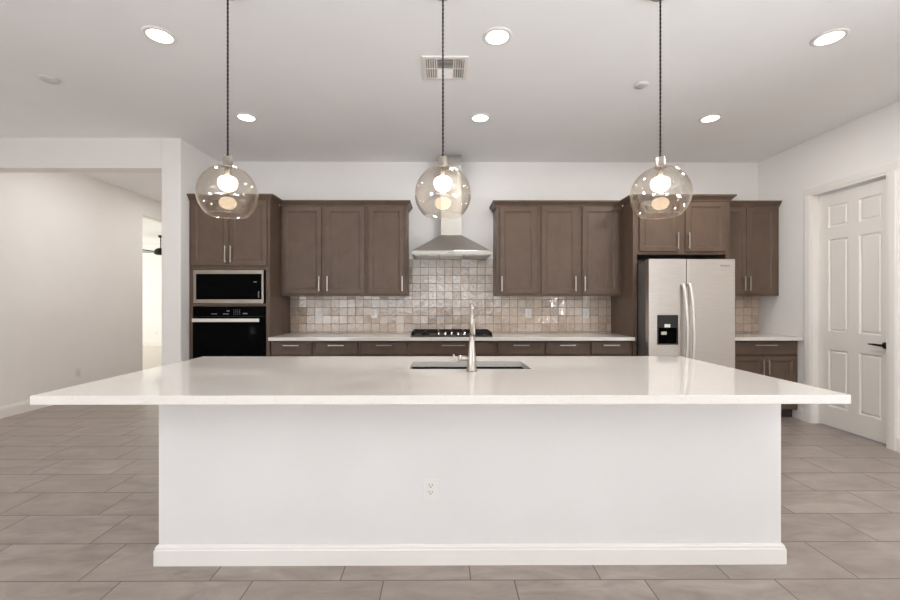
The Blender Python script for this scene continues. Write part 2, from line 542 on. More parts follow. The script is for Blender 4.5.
# rear wall (behind the camera) with the patio window
WX0, WX1, WZ1 = -4.0, 1.7, 2.6
struct(MB().box(XL - 0.12, WX0, YREAR - 0.12, YREAR, 0, CZ).box(WX1, XR + 0.14, YREAR - 0.12, YREAR, 0, CZ)
       .box(WX0, WX1, YREAR - 0.12, YREAR, WZ1, CZ).build('wall_rear', 'wall'))
mb = MB()
for k in range(4):
    x = WX0 + (WX1 - WX0) * k / 3
    x = min(max(x, WX0 + 0.035), WX1 - 0.035)
    mb.box(x - 0.035, x + 0.035, YREAR - 0.09, YREAR - 0.03, 0.03, WZ1 - 0.06)
mb.box(WX0, WX1, YREAR - 0.09, YREAR - 0.03, WZ1 - 0.06, WZ1).box(WX0, WX1, YREAR - 0.09, YREAR - 0.03, 0.0, 0.06)
w = struct(mb.build('window_1', 'trim'))
MB().box(WX0 + 0.04, WX1 - 0.04, YREAR - 0.063, YREAR - 0.057, 0.06, WZ1 - 0.06).build('pane', 'window_glass', w)
mb = MB()
for y in (WS[0] + 0.03, (WS[0] + WS[1]) / 2, WS[1] - 0.03):
    mb.box(XR + 0.04, XR + 0.10, y - 0.03, y + 0.03, WS[2], WS[3])
for z in (WS[2] + 0.03, WS[3] - 0.03):
    mb.box(XR + 0.04, XR + 0.10, WS[0], WS[1], z - 0.03, z + 0.03)
w = struct(mb.build('fill_window_right', 'trim'))  # unseen window, placed so the right side of the ceiling brightens
MB().box(XR + 0.067, XR + 0.073, WS[0] + 0.05, WS[1] - 0.05, WS[2] + 0.05, WS[3] - 0.05).build('pane', 'window_glass', w)

mb = MB()
for y in (WL[0] + 0.03, (WL[0] + WL[1]) / 2, WL[1] - 0.03):
    mb.box(XL - 0.10, XL - 0.04, y - 0.03, y + 0.03, WL[2], WL[3])
for z in (WL[2] + 0.03, WL[3] - 0.03):
    mb.box(XL - 0.10, XL - 0.04, WL[0], WL[1], z - 0.03, z + 0.03)
w = struct(mb.build('fill_window_left', 'trim'))  # unseen window, added to light the right wall and door
MB().box(XL - 0.073, XL - 0.067, WL[0] + 0.05, WL[1] - 0.05, WL[2] + 0.05, WL[3] - 0.05).build('pane', 'window_glass', w)

# far room seen through the hall opening
FX0, FY0, FY1 = -10.6, 6.0, 12.5
struct(MB().box(FX0 - 0.3, XL - 0.12, FY0 - 0.1, FY1 + 0.12, -0.10, 0.0).build('floor_far_room', 'carpet'))
struct(MB().box(FX0, XL, FY1, FY1 + 0.12, 0, CZ).build('wall_far_back', 'wall'))
struct(MB().box(FX0 - 0.12, XL - 0.12, FY0 - 0.12, FY0, 0, CZ).build('wall_far_front', 'wall'))
struct(MB().box(XL - 0.12, XL, 8.72, FY1, 0, CZ).build('wall_far_right', 'wall'))
struct(MB().box(FX0 - 0.12, FX0, FY0, 7.7, 0, CZ).box(FX0 - 0.12, FX0, 11.5, FY1, 0, CZ)
       .box(FX0 - 0.12, FX0, 7.7, 11.5, 0, 0.55).box(FX0 - 0.12, FX0, 7.7, 11.5, 2.65, CZ).build('wall_far_left', 'wall'))
mb = MB()
for y in (7.73, 9.6, 11.47): mb.box(FX0 - 0.09, FX0 - 0.03, y - 0.03, y + 0.03, 0.55, 2.65)
for z in (0.58, 2.62): mb.box(FX0 - 0.09, FX0 - 0.03, 7.7, 11.5, z - 0.03, z + 0.03)
w = struct(mb.build('fill_window_far', 'trim'))  # unseen window, put in to brighten the far room
MB().box(FX0 - 0.063, FX0 - 0.057, 7.76, 11.44, 0.61, 2.59).build('pane', 'window_glass', w)

# baseboards: profile (out, z)
BB = [(0, 0), (0.016, 0), (0.016, 0.070), (0.012, 0.075), (0.012, 0.083), (0.005, 0.092), (0, 0.092)]
BBB = [(0, 0), (0.016, 0), (0.016, 0.100), (0.012, 0.106), (0.012, 0.118), (0.005, 0.130), (0, 0.130)]
def sweep(mb, prof, path, closed_ends=True):
    """path in plan [(x,y)...]; profile offset to the right of the travel direction."""
    n = len(path); rows = []
    for i in range(n):
        p = Vector(path[i])
        dirs = []
        if i > 0: dirs.append((p - Vector(path[i - 1])).normalized())
        if i < n - 1: dirs.append((Vector(path[i + 1]) - p).normalized())
        ns = [Vector((d.y, -d.x)) for d in dirs]
        if len(ns) == 2:
            b = (ns[0] + ns[1]).normalized(); b = b / max(0.2, b.dot(ns[0]))
        else: b = ns[0]
        rows.append([(p.x + b.x * o, p.y + b.y * o, z) for o, z in prof])
    m = len(prof); V = [q for r in rows for q in r]; F = []
    for i in range(n - 1):
        for k in range(m):
            F.append((i * m + k, i * m + (k + 1) % m, (i + 1) * m + (k + 1) % m, (i + 1) * m + k))
    F.append(tuple(range(m))); F.append(tuple(range((n - 1) * m, n * m))[::-1])
    return mb.add(V, F)
BL = [(o, z * 1.0) for o, z in BBB]
struct(sweep(MB(), BL, [(XL, YREAR), (XL, HY0)]).build('baseboard_left', 'trim'))
struct(sweep(MB(), BL, [(XR, YB - 0.64), (XR, DY1 + 0.09)]).build('baseboard_right', 'trim'))
struct(sweep(MB(), BL, [(XR, DY0 - 0.09), (XR, YREAR)]).build('baseboard_right_front', 'trim'))
struct(sweep(MB(), BL, [(FX0, FY1), (XL - 0.12, FY1)]).build('baseboard_far_room', 'trim'))
struct(sweep(MB(), BL, [(XL, HY1), (XL, 8.6), (XK0, 8.6), (XK0, YP), (XK1, YP), (XK1, 4.61)]).build('baseboard_pillar', 'trim'))

# door with casing
CS = [(0, 0), (0, 0.09), (0.010, 0.088), (0.016, 0.070), (0.012, 0.020), (0.008, 0.006), (0.006, 0)]   # (out of wall, away from opening)
mb = MB()
def cs_leg(ya, sgn):
    mb.prism(CS, lambda o, a, t: (XR - o, ya + sgn * a, t), 0.0, DZ + (0.0))
cs_leg(DY1, 1); cs_leg(DY0, -1)
# head, mitred simply as a lintel on top of both legs
mb.prism(CS, lambda o, a, t: (XR - o, t, DZ + a), DY0 - 0.09, DY1 + 0.09)
trim_o = struct(mb.build('trim_1', 'trim'))
# jambs and stops
mb = MB()
mb.box(XR - 0.002, XR + 0.14, DY1 - 0.012, DY1, 0, DZ).box(XR - 0.002, XR + 0.14, DY0, DY0 + 0.012, 0, DZ)
mb.box(XR - 0.002, XR + 0.14, DY0 + 0.012, DY1 - 0.012, DZ - 0.018, DZ)
struct(mb.build('trim_2', 'trim', bevel=0.002))
us = [DY0 + 0.014, 3.818, 4.036, 4.140, 4.358, DY1 - 0.014]
vs = [0.014, 0.215, 0.81, 0.99, 1.95, 2.07, 2.30, DZ - 0.036]
cells = {(i, j) for i in (1, 3) for j in (1, 3, 5)}
XD = 4.02
RINGS6 = [(0.004, 0.0015), (0.014, 0.010), (0.022, 0.011), (0.034, 0.004)]
door = struct(MB().panel(us, vs, cells, RINGS6, lambda u, v, d: (XD + d, u, v), 0.035).build('door_1', 'door'))
hz, hy = 0.905, DY0 + 0.07
hd = MB().lathe([(0.0, 0.0), (0.030, 0.0), (0.030, 0.006), (0.026, 0.010), (0.0, 0.010)], (XD - 0.010, hy, hz), axis='x', seg=24)
hd.lathe([(0.011, 0.0), (0.011, 0.040)], (XD - 0.050, hy, hz), axis='x', seg=16)
hd.tube([(XD - 0.046, hy - 0.012, hz), (XD - 0.048, hy + 0.02, hz + 0.001), (XD - 0.048, hy + 0.07, hz + 0.004), (XD - 0.046, hy + 0.115, hz + 0.003)], [0.011, 0.010, 0.008, 0.006])
h = hd.build('door_handle', 'bronze', door); h['label'] = 'dark bronze lever handle'
# ================================================================== BACKSPLASH
XTL, XTR = -1.90, 2.11    # tall cabinet side .. fridge panel
tag(MB().box(XTL + 0.002, XTR - 0.002, YB - 0.010, YB - 0.001, 0.915, 1.372).box(-0.418, 0.632, YB - 0.010, YB - 0.001, 1.372, 1.834)
    .build('backsplash', 'tile'), 'glazed square-tile backsplash behind the cooktop, rising to the range hood', 'backsplash')
tag(MB().box(3.188, XR - 0.002, YB - 0.010, YB - 0.001, 0.915, 1.372)
    .build('backsplash', 'tile'), 'small square-tile backsplash on the wall right of the refrigerator', 'backsplash')

# ================================================================== CABINETS
def bar_handle(mb_parent, cx, yf, cz, length, vertical):
    """bar pull standing 3 cm off the face y=yf"""
    r = 0.0062; m = MB(); h = length / 2; yb = yf - 0.028
    if vertical:
        m.box(cx - r, cx + r, yb - 0.005, yb + 0.005, cz - h, cz + h)
        for s in (-1, 1): m.box(cx - 0.004, cx + 0.004, yb, yf, cz + s * (h - 0.02) - 0.004, cz + s * (h - 0.02) + 0.004)
    else:
        m.box(cx - h, cx + h, yb - 0.005, yb + 0.005, cz - r, cz + r)
        for s in (-1, 1): m.box(cx + s * (h - 0.02) - 0.004, cx + s * (h - 0.02) + 0.004, yb, yf, cz - 0.004, cz + 0.004)
    return m.build('handle', 'nickel', mb_parent, bevel=0.0015)

SH = [(0.0, 0.0), (0.003, 0.005), (0.011, 0.006), (0.015, 0.010)]
def shaker(parent, x0, x1, z0, z1, yf, handle=None, name='door', fw=0.052):
    us = [x0, x0 + fw, x1 - fw, x1]; vs = [z0, z0 + fw, z1 - fw, z1]
    d = MB().panel(us, vs, {(1, 1)}, SH[1:], lambda u, v, dd: (u, yf + dd, v), 0.020).build(name, 'wood', parent, bevel=0.0015)
    if handle:
        cx, cz, ln, vert = handle
        bar_handle(d, cx, yf, cz, ln, vert)
    return d

def drawer(parent, x0, x1, z0, z1, yf, hl=0.175, hzz=None):
    d = MB().box(x0, x1, yf, yf + 0.020, z0, z1).build('drawer', 'wood', parent, bevel=0.003)
    bar_handle(d, (x0 + x1) / 2, yf, hzz if hzz else z1 - 0.035, hl, False)
    return d

CROWN = [(0, 2.415), (0.010, 2.415), (0.012, 2.428), (0.022, 2.440), (0.040, 2.462), (0.048, 2.466), (0.048, 2.482), (0, 2.482)]
def crown(parent, path):
    # travel so that "outside" is on the right
    return sweep(MB(), CROWN, path).build('crown', 'wood', parent)

# ---- tall oven cabinet
YT = 4.64    # tall face
YU = 4.92    # upper cabinet face
t = thing('oven_cabinet', (-2.345, 4.94, 0), 'tall brown wooden cabinet housing the microwave and wall oven', 'cabinet')
m = MB()
x0, x1 = XK1 + 0.003, XTL
m.box(x0, x0 + 0.045, YT, YB - 0.002, 0.0, 2.42)       # left side/stile
m.box(x1 - 0.045, x1, YT, YB - 0.002, 0.0, 2.42)
m.box(x0 + 0.045, x1 - 0.045, YT, YB - 0.002, 2.37, 2.42)
m.box(x0 + 0.045, x1 - 0.045, YT, YB - 0.002, 1.655, 1.72)
m.box(x0 + 0.045, x1 - 0.045, YT, YB - 0.002, 1.255, 1.282)
m.box(x0 + 0.045, x1 - 0.045, YT, YB - 0.002, 0.49, 0.51)
m.box(x0 + 0.045, x1 - 0.045, YT + 0.05, YB - 0.002, 0.0, 0.10)
m.box(x0 + 0.045, x1 - 0.045, YB - 0.012, YB - 0.002, 0.10, 2.37)
m.build('carcass', 'wood', t, bevel=0.0015)
cx = (x0 + x1) / 2
yf = YT - 0.02
shaker(t, x0 + 0.030, cx - 0.003, 1.700, 2.408, yf, (cx - 0.030, 1.825, 0.185, True))
shaker(t, cx + 0.003, x1 - 0.030, 1.700, 2.408, yf, (cx + 0.030, 1.825, 0.185, True))
drawer(t, x0 + 0.030, x1 - 0.030, 0.12, 0.49, yf)
crown(t, [(XK1 + 0.003, YT), (x1, YT), (x1, YU - 0.050)])

# ---- wall oven
ox0, ox1 = -2.735, -1.952
oc = (ox0 + ox1) / 2
t = thing('wall_oven', (oc, 4.9, 0.51), 'built-in black glass wall oven with a steel bar handle', 'oven')
MB().box(ox0 + 0.012, ox1 - 0.012, YT + 0.002, 5.20, 0.512, 1.252).build('body', 'black_panel', t)
cp = MB().box(ox0, ox1, YT - 0.022, YT + 0.001, 1.145, 1.250).build('control_panel', 'black_glass', t, bevel=0.002)
dr = MB().box(ox0, ox1, YT - 0.026, YT + 0.001, 0.53, 1.138).build('door', 'black_glass', t, bevel=0.003)
MB().box(ox0 + 0.09, ox1 - 0.09, YT - 0.0275, YT - 0.0262, 0.62, 1.03).build('window', 'black_panel', dr).data.materials[0] = M['black_glass']
m = MB().box(ox0 + 0.022, ox1 - 0.035, YT - 0.082, YT - 0.066, 1.083, 1.121)
for xx in (ox0 + 0.05, ox1 - 0.075): m.box(xx, xx + 0.02, YT - 0.067, YT - 0.026, 1.092, 1.112)
m.build('handle', 'steel_satin', dr, bevel=0.004)
m = MB()
rr = random.Random(7)
def marks(m, x, z, n, wch, hch, y, gap):
    for _ in range(n):
        ww = wch * rr.uniform(0.6, 1.2)
        m.box(x, x + ww, y, y + 0.0012, z, z + hch); x += ww + gap
yc = YT - 0.0232
marks(m, oc - 0.19, 1.166, 7, 0.008, 0.007, yc, 0.003)
marks(m, oc - 0.06, 1.165, 6, 0.009, 0.008, yc, 0.004)
marks(m, oc - 0.02, 1.196, 3, 0.008, 0.011, yc, 0.004)
for i in range(4):
    for j in range(4): m.box(oc + 0.055 + i * 0.021, oc + 0.060 + i * 0.021, yc, yc + 0.0012, 1.163 + j * 0.016, 1.169 + j * 0.016)
marks(m, oc + 0.155, 1.168, 4, 0.010, 0.011, yc, 0.003)
m.build('button_marks', 'mark', cp)['kind'] = 'stuff'

# ---- microwave
t = thing('microwave', (oc, 4.9, 1.283), 'built-in microwave with steel frame above the wall oven', 'microwave')
MB().box(ox0 + 0.02, ox1 - 0.02, YT + 0.002, 5.15, 1.29, 1.645).build('body', 'black_panel', t)
zf0, zf1 = 1.286, 1.650
fr = MB()
a0, a1 = ox0 + 0.004, ox1 - 0.012
fr.box(a0, a1, YT - 0.020, YT + 0.001, zf1 - 0.040, zf1).box(a0, a1, YT - 0.020, YT + 0.001, zf0, zf0 + 0.042)
fr.box(a0, a0 + 0.030, YT - 0.020, YT + 0.001, zf0 + 0.042, zf1 - 0.040).box(a1 - 0.022, a1, YT - 0.020, YT + 0.001, zf0 + 0.042, zf1 - 0.040)
fr.build('frame', 'steel_microwave', t)
dr = MB().box(a0 + 0.030, a1 - 0.022, YT - 0.024, YT + 0.001, zf0 + 0.043, zf1 - 0.041).build('door', 'black_glass', t, bevel=0.002)
m = MB()
marks(m, a1 - 0.105, 1.515, 4, 0.007, 0.010, YT - 0.0252, 0.002)
for k in range(6): m.box(a1 - 0.058, a1 - 0.046, YT - 0.0252, YT - 0.0240, 1.350 + k * 0.012, 1.356 + k * 0.012)
m.build('button_marks', 'mark', dr)['kind'] = 'stuff'

# ---- upper cabinets
YU = 4.92
def upper(name, x0, x1, doors, label, group, path, z0=1.373, z1=2.42, yface=YU, side_r=False):
    t = thing(name, ((x0 + x1) / 2, (yface + YB) / 2, z0), label, 'cabinet', group)
    m = MB().box(x0 + 0.0005, x1 - 0.0005, yface, YB - 0.002, z0, z1)
    m.build('carcass', 'wood', t, bevel=0.0015)
    for (a, b, hx) in doors:
        hh = (hx, z0 + 0.140, 0.175, True) if hx is not None else None
        shaker(t, a, b, z0 + 0.025, 2.410, yface - 0.02, hh)
    crown(t, path)
    return t
UG = 'upper cabinets on the kitchen back wall'
upper('upper_cabinet', -1.897, -0.887, [(-1.865, -1.412, -1.432), (-1.358, -0.908, -1.336)],
      'brown two-door upper cabinet beside the tall oven cabinet', UG, [(-1.895, YU), (-0.8875, YU)])
upper('upper_cabinet', -0.887, -0.420, [(-0.862, -0.447, -0.467)],
      'brown single-door upper cabinet just left of the range hood', UG, [(-0.8865, YU), (-0.420, YU), (-0.420, YB - 0.002)])
upper('upper_cabinet', 0.634, 1.130, [(0.672, 1.098, 0.692)],
      'brown single-door upper cabinet just right of the range hood', UG, [(0.634, YB - 0.002), (0.634, YU), (1.1295, YU)])
upper('upper_cabinet', 1.130, 2.108, [(1.158, 1.573, 1.552), (1.636, 2.068, 1.660)],
      'brown two-door upper cabinet between hood-side single door and refrigerator panel', UG, [(1.1305, YU), (2.105, YU)])
upper('upper_cabinet', 3.187, XR - 0.004, [(3.200, 3.557, 3.530), (3.563, 3.915, 3.590)],
      'brown two-door upper cabinet in the right corner, past the refrigerator', UG, [(3.190, YU), (XR - 0.004, YU)])

# ---- fridge surround
t = thing('refrigerator_cabinet', (2.65, 4.94, 0), 'brown cabinet and side panels framing the steel refrigerator', 'cabinet')
m = MB().box(2.110, 2.155, YT, YB - 0.002, 0, 2.42).box(3.140, 3.185, YT, YB - 0.002, 0, 2.42)
m.build('side_panel', 'wood', t, bevel=0.0015)
MB().box(2.155, 3.140, YT, YB - 0.002, 1.825, 2.42).build('carcass', 'wood', t, bevel=0.0015)
shaker(t, 2.176, 2.612, 1.860, 2.405, YT - 0.02, (2.588, 1.975, 0.185, True))
shaker(t, 2.684, 3.132, 1.860, 2.405, YT - 0.02, (2.712, 1.975, 0.185, True))
crown(t, [(2.110, YU - 0.050), (2.110, YT), (3.185, YT), (3.185, YU - 0.050)])

# ---- base cabinets
BG = 'base cabinets along the kitchen back wall'
def base(x0, x1, fr, label, hl=0.175, two=True):
    t = thing('base_cabinet', ((x0 + x1) / 2, 4.95, 0), label, 'cabinet', BG)
    m = MB().box(x0 + 0.0005, x1 - 0.0005, YT + 0.02, YB - 0.012, 0.10, 0.875)
    m.build('carcass', 'wood', t)
    MB().box(x0 + 0.0005, x1 - 0.0005, YT + 0.09, YB - 0.012, 0.0, 0.10).build('toe_kick', 'toe', t)
    drawer(t, fr[0], fr[1], 0.722, 0.856, YT, hl, 0.822)
    if two:
        c = (fr[0] + fr[1]) / 2
        shaker(t, fr[0], c - 0.002, 0.115, 0.700, YT, (c - 0.030, 0.580, 0.175, True))
        shaker(t, c + 0.002, fr[1], 0.115, 0.700, YT, (c + 0.030, 0.580, 0.175, True))
    else:
        shaker(t, fr[0], fr[1], 0.115, 0.700, YT, (fr[1] - 0.030, 0.580, 0.175, True))
base(-1.897, -1.420, (-1.885, -1.442), 'leftmost brown base cabinet, one drawer, touching the oven cabinet', two=False)
base(-1.420, -0.918, (-1.398, -0.940), 'second brown base cabinet from the oven cabinet', two=False)
base(-0.918, -0.368, (-0.893, -0.393), 'brown base cabinet just left of the wide cooktop drawer', two=False)
base(-0.368, 0.600, (-0.340, 0.583), 'widest brown base cabinet, drawer front directly under the cooktop', hl=0.255)
base(0.600, 1.133, (0.618, 1.120), 'brown base cabinet just right of the wide cooktop drawer', two=False)
base(1.133, 1.635, (1.147, 1.615), 'second brown base cabinet from the refrigerator panel', two=False)
base(1.635, 2.108, (1.652, 2.078), 'brown base cabinet touching the refrigerator side panel', two=False)
base(3.187, XR - 0.004, (3.215, XR - 0.024), 'short brown base cabinet in the right corner beyond the refrigerator', hl=0.25)

# ---- back countertops
def slab(name, x0, x1, y0, y1, z0, z1, label, hole=None):
    m = MB()
    if hole is None:
        m.box(x0, x1, y0, y1, z0, z1)
    else:
        a, b, c, d = hole
        o = [(x0, y0), (x1, y0), (x1, y1), (x0, y1)]; i = [(a, c), (b, c), (b, d), (a, d)]
        V = [(x, y, z1) for x, y in o] + [(x, y, z1) for x, y in i] + [(x, y, z0) for x, y in o] + [(x, y, z0) for x, y in i]
        F = []
        for k in range(4):
            n = (k + 1) % 4
            F += [(k, n, 4 + n, 4 + k), (8 + k, 12 + k, 12 + n, 8 + n), (k, 8 + k, 8 + n, n), (4 + k, 4 + n, 12 + n, 12 + k)]
        m.add(V, F)
    return tag(m.build(name, 'quartz', bevel=0.002), label, 'countertop')
slab('countertop', XTL + 0.001, XTR - 0.001, 4.585, YB - 0.011, 0.876, 0.914, 'long white quartz countertop carrying the cooktop along the back wall')
slab('countertop', 3.187, XR - 0.003, 4.585, YB - 0.011, 0.876, 0.914, 'short white quartz countertop right of the refrigerator')

# ================================================================== COOKTOP
KX = 0.104
t = thing('cooktop', (KX, 4.92, 0.914), 'black gas cooktop with iron grates and five knobs', 'cooktop')
MB().box(KX - 0.455, KX + 0.455, 4.665, 5.185, 0.914, 0.926).build('body', 'black_panel', t, bevel=0.003)
for k in range(5):
    x = KX + (k - 2) * 0.0722
    MB().lathe([(0.0, 0), (0.021, 0), (0.021, 0.008), (0.016, 0.012), (0.0145, 0.036), (0.0, 0.037)], (x, 4.705, 0.926), seg=20).build('knob', 'steel_polished', t)
for gx, gw in ((-0.302, 0.148), (0.0, 0.148), (0.302, 0.148)):
    m = MB(); cx = KX + gx
    ya, yb2 = (4.755, 5.165) if gx == 0 else (4.695, 5.165)
    z0, z1 = 0.950, 0.966
    m.box(cx - gw, cx + gw, ya, ya + 0.014, z0, z1).box(cx - gw, cx + gw, yb2 - 0.014, yb2, z0, z1)
    m.box(cx - gw, cx - gw + 0.014, ya, yb2, z0, z1).box(cx + gw - 0.014, cx + gw, ya, yb2, z0, z1)
    for f in (0.33, 0.67):
        yy = ya + (yb2 - ya) * f; m.box(cx - gw, cx + gw, yy - 0.006, yy + 0.006, z0, z1)
    m.box(cx - 0.006, cx + 0.006, ya, yb2, z0, z1)
    for sx in (-1, 1):
        for yy in (ya + 0.007, (ya + yb2) / 2, yb2 - 0.007):
            # splayed feet widening toward the base
            m.prism([(-0.012, 0.926), (0.012, 0.926), (0.008, z0), (-0.008, z0)], lambda p, q, tt: (cx + sx * (gw - 0.008) + p + sx * 0.006 * (0.95 - q) / 0.024, tt, q), yy - 0.007, yy + 0.007)
    m.build('grate', 'black_iron', t)
# sloped side rails of the outer grates
for s in (-1, 1):
    m = MB()
    m.prism([(0.449, 0.927), (0.452, 0.934), (0.435, 0.960), (0.425, 0.960), (0.430, 0.927)], lambda p, q, tt: (KX + s * (p + 0.001), tt, q), 4.70, 5.16)
    m.build('side_rail', 'black_iron', t)
for bx, by, br in ((-0.3, 4.80, 0.036), (-0.3, 5.05, 0.045), (0.0, 4.94, 0.058), (0.3, 4.80, 0.045), (0.3, 5.05, 0.036)):
    MB().lathe([(0, 0), (br * 1.3, 0), (br * 1.2, 0.010), (br, 0.012), (br, 0.019), (0, 0.020)], (KX + bx, by, 0.926), seg=24).build('burner', 'black_iron', t)

# ================================================================== RANGE HOOD
t = thing('range_hood', (KX, 5.0, 1.83), 'stainless steel chimney range hood mounted above the cooktop', 'range hood')
hx, hy0 = 0.449, 4.752
lip = MB().box(KX - hx, KX + hx, hy0, YB - 0.011, 1.836, 1.882).build('lip', 'steel_chimney', t, bevel=0.002)
m = MB()
a = [(KX - hx, hy0 + 0.001, 1.882), (KX + hx, hy0 + 0.001, 1.882), (KX + hx, YB - 0.002, 1.882), (KX - hx, YB - 0.002, 1.882)]
b = [(KX - 0.125, 4.985, 2.094), (KX + 0.125, 4.985, 2.094), (KX + 0.125, YB - 0.002, 2.094), (KX - 0.125, YB - 0.002, 2.094)]
m.add(a + b, [(0, 3, 2, 1), (4, 5, 6, 7), (0, 1, 5, 4), (1, 2, 6, 5), (2, 3, 7, 6), (3, 0, 4, 7)])
m.build('canopy', 'steel', t, bevel=0.003)
m = MB().box(KX - 0.123, KX + 0.123, 4.99, YB - 0.002, 2.094, 2.60)
m.box(KX - 0.119, KX + 0.119, 4.994, YB - 0.002, 2.60, CZ - 0.001)
m.build('chimney', 'steel_chimney', t, bevel=0.002)
m = MB()
for k in range(3):
    m.box(KX - 0.42 + k * 0.285, KX - 0.15 + k * 0.285, 4.80, 5.18, 1.829, 1.836)
m.build('filter', 'steel', t)
m = MB()
for k in range(4):
    m.lathe([(0.0, 0), (0.0055, 0), (0.0055, 0.003), (0, 0.003)], (KX - 0.03 + k * 0.02, hy0 - 0.003, 1.858), axis='y', seg=12)
m.build('button', 'slot', lip)
for sx in (-0.3, 0.3):
    MB().lathe([(0, 0), (0.028, 0), (0.028, 0.004), (0, 0.004)], (KX + sx, 4.80 - 0.02, 1.8315), seg=16).build('lamp', 'plastic', t)

# ================================================================== REFRIGERATOR
RX0, RX1, RS = 2.166, 3.076, 2.563
t = thing('refrigerator', ((RX0 + RX1) / 2, 4.8, 0), 'stainless steel side-by-side refrigerator with door dispenser', 'refrigerator')
YR = 4.395
MB().box(RX0 + 0.004, RX1 - 0.004, 4.475, 5.20, 0.03, 1.735).box(RX0 + 0.05, RX1 - 0.05, 4.52, 5.15, 0.0, 0.03).build('body', 'fridge_side', t, bevel=0.004)
m = MB().box(RX0 + 0.02, RX1 - 0.02, 4.44, 4.475, 0.02, 0.10); m.build('kick_grille', 'black_panel', t)
# freezer door with the recess cut in: build as a grid panel
DX0, DX1, DZ0, DZ1 = 2.253, 2.476, 0.850, 1.165
us = [RX0, DX0, DX1, RS - 0.004]; vs = [0.11, DZ0, DZ1, 1.752]
fd = MB().panel(us, vs, {(1, 1)}, [(0.001, 0.0), (0.002, 0.04)], lambda u, v, d: (u, YR + d, v), 0.072).build('freezer_door', 'steel_fridge', t, bevel=0.006)
rd = MB().box(RS + 0.004, RX1, YR, YR + 0.072, 0.11, 1.752).build('refrigerator_door', 'steel_fridge', t, bevel=0.006)
def fridge_handle(par, x):
    pts = []; rad = []
    z0, z1 = 0.52, 1.485
    for k in range(25):
        f = k / 24; z = z0 + (z1 - z0) * f
        bow = math.sin(PI * f) ** 0.6
        pts.append((x + (0.024 * bow), YR - 0.022 - 0.038 * bow, z))
        rad.append(0.0165)
    pts = [(x, YR, z0)] + pts + [(x, YR, z1)]
    rad = [0.015] + rad + [0.015]
    return MB().tube(pts, rad, seg=16, flat=(1.0, 0.85)).build('handle', 'steel_satin', par)
fridge_handle(fd, RS - 0.048)
fridge_handle(rd, RS + 0.020)
# dispenser
dsp = MB()
dsp.box(DX0 + 0.003, DX1 - 0.003, YR - 0.004, YR + 0.012, 1.030, DZ1 - 0.003)      # control face
dsp.box(DX0 + 0.003, DX0 + 0.012, YR - 0.004, YR + 0.012, DZ0 + 0.003, 1.030).box(DX1 - 0.012, DX1 - 0.003, YR - 0.004, YR + 0.012, DZ0 + 0.003, 1.030)
dsp.box(DX0 + 0.003, DX1 - 0.003, YR - 0.004, YR + 0.012, DZ0 + 0.003, DZ0 + 0.014)
dp = dsp.build('dispenser', 'black_panel', fd, bevel=0.001)
MB().box(DX0 + 0.004, DX1 - 0.004, YR + 0.032, YR + 0.039, DZ0 + 0.004, DZ1 - 0.004).build('dispenser_cavity', 'black_glass', fd)
MB().box(DX0 + 0.075, DX0 + 0.135, YR - 0.0062, YR - 0.0042, 1.034, 1.068).build('dispenser_display', 'plastic', fd)
MB().box(DX0 + 0.052, DX0 + 0.108, YR + 0.014, YR + 0.022, 0.955, 0.988).build('dispenser_paddle', 'steel', fd)
txt = bpy.data.curves.new('logo', 'FONT'); txt.body = 'Whirlpool'; txt.size = 0.026; txt.extrude = 0.0006; txt.align_x = 'CENTER'
to = bpy.data.objects.new('logo_text', txt); COL.objects.link(to)
bpy.context.view_layer.update()
me = bpy.data.meshes.new_from_object(to.evaluated_get(bpy.context.evaluated_depsgraph_get()))
bpy.data.objects.remove(to)
me.materials.clear(); me.materials.append(M['logo_mark'])
lo = bpy.data.objects.new('logo', me); COL.objects.link(lo)
lo.rotation_euler = (PI / 2, 0, 0); lo.parent = rd
w_ = WORLD[rd.name]
lo.location = (2.966 - w_[0], YR - 0.0008 - w_[1], 1.673 - w_[2])

# ================================================================== ISLAND
IX0, IX1, IY0, IY1 = -1.405, 1.690, 2.088, 2.93
t = thing('kitchen_island', (0.14, 2.5, 0), 'long white-painted kitchen island base with white baseboard', 'kitchen island')
m = MB().box(IX0, IX1, IY0, IY0 + 0.11, 0, 0.876).box(IX0, IX0 + 0.11, IY0 + 0.11, IY1, 0, 0.876).box(IX1 - 0.11, IX1, IY0 + 0.11, IY1, 0, 0.876)
m.build('base', 'island_paint', t)
MB().box(IX0 + 0.11, IX1 - 0.11, IY1 - 0.02, IY1, 0.0, 0.876).build('cabinet_back', 'wood', t)
sweep(MB(), [(o, z * 1.06) for o, z in BB], [(IX0, IY1), (IX0, IY0), (IX1, IY0), (IX1, IY1)]).build('baseboard', 'trim', t)
SX0, SX1, SY0, SY1 = -0.190, 0.515, 2.420, 2.740
slab('island_countertop', -1.697, 1.697, 1.735, 2.985, 0.877, 0.914, 'long white quartz island countertop with an undermount sink cutout', hole=(SX0, SX1, SY0, SY1))
# sink
t = thing('sink', ((SX0 + SX1) / 2, (SY0 + SY1) / 2, 0.66), 'stainless steel undermount sink set in the island countertop', 'sink')
m = MB(); g = 0.004
a, b, c, d = SX0 - g, SX1 + g, SY0 - g, SY1 + g
o = 0.0025; zb = 0.67; zt = 0.876
V = []
for (dx, z) in ((0.018, zt), (0.018, zt - 0.003), (o, zt - 0.003), (o, zb - o)):   # outer
    V += [(a - dx, c - dx, z), (b + dx, c - dx, z), (b + dx, d + dx, z), (a - dx, d + dx, z)]
for (dx, z) in ((0.0, zt), (0.0, zb + 0.015), (-0.015, zb)):
    V += [(a - dx, c - dx, z), (b + dx, c - dx, z), (b + dx, d + dx, z), (a - dx, d + dx, z)]
F = []
def ringf(p, q):
    for k in range(4): F.append((p * 4 + k, p * 4 + (k + 1) % 4, q * 4 + (k + 1) % 4, q * 4 + k))
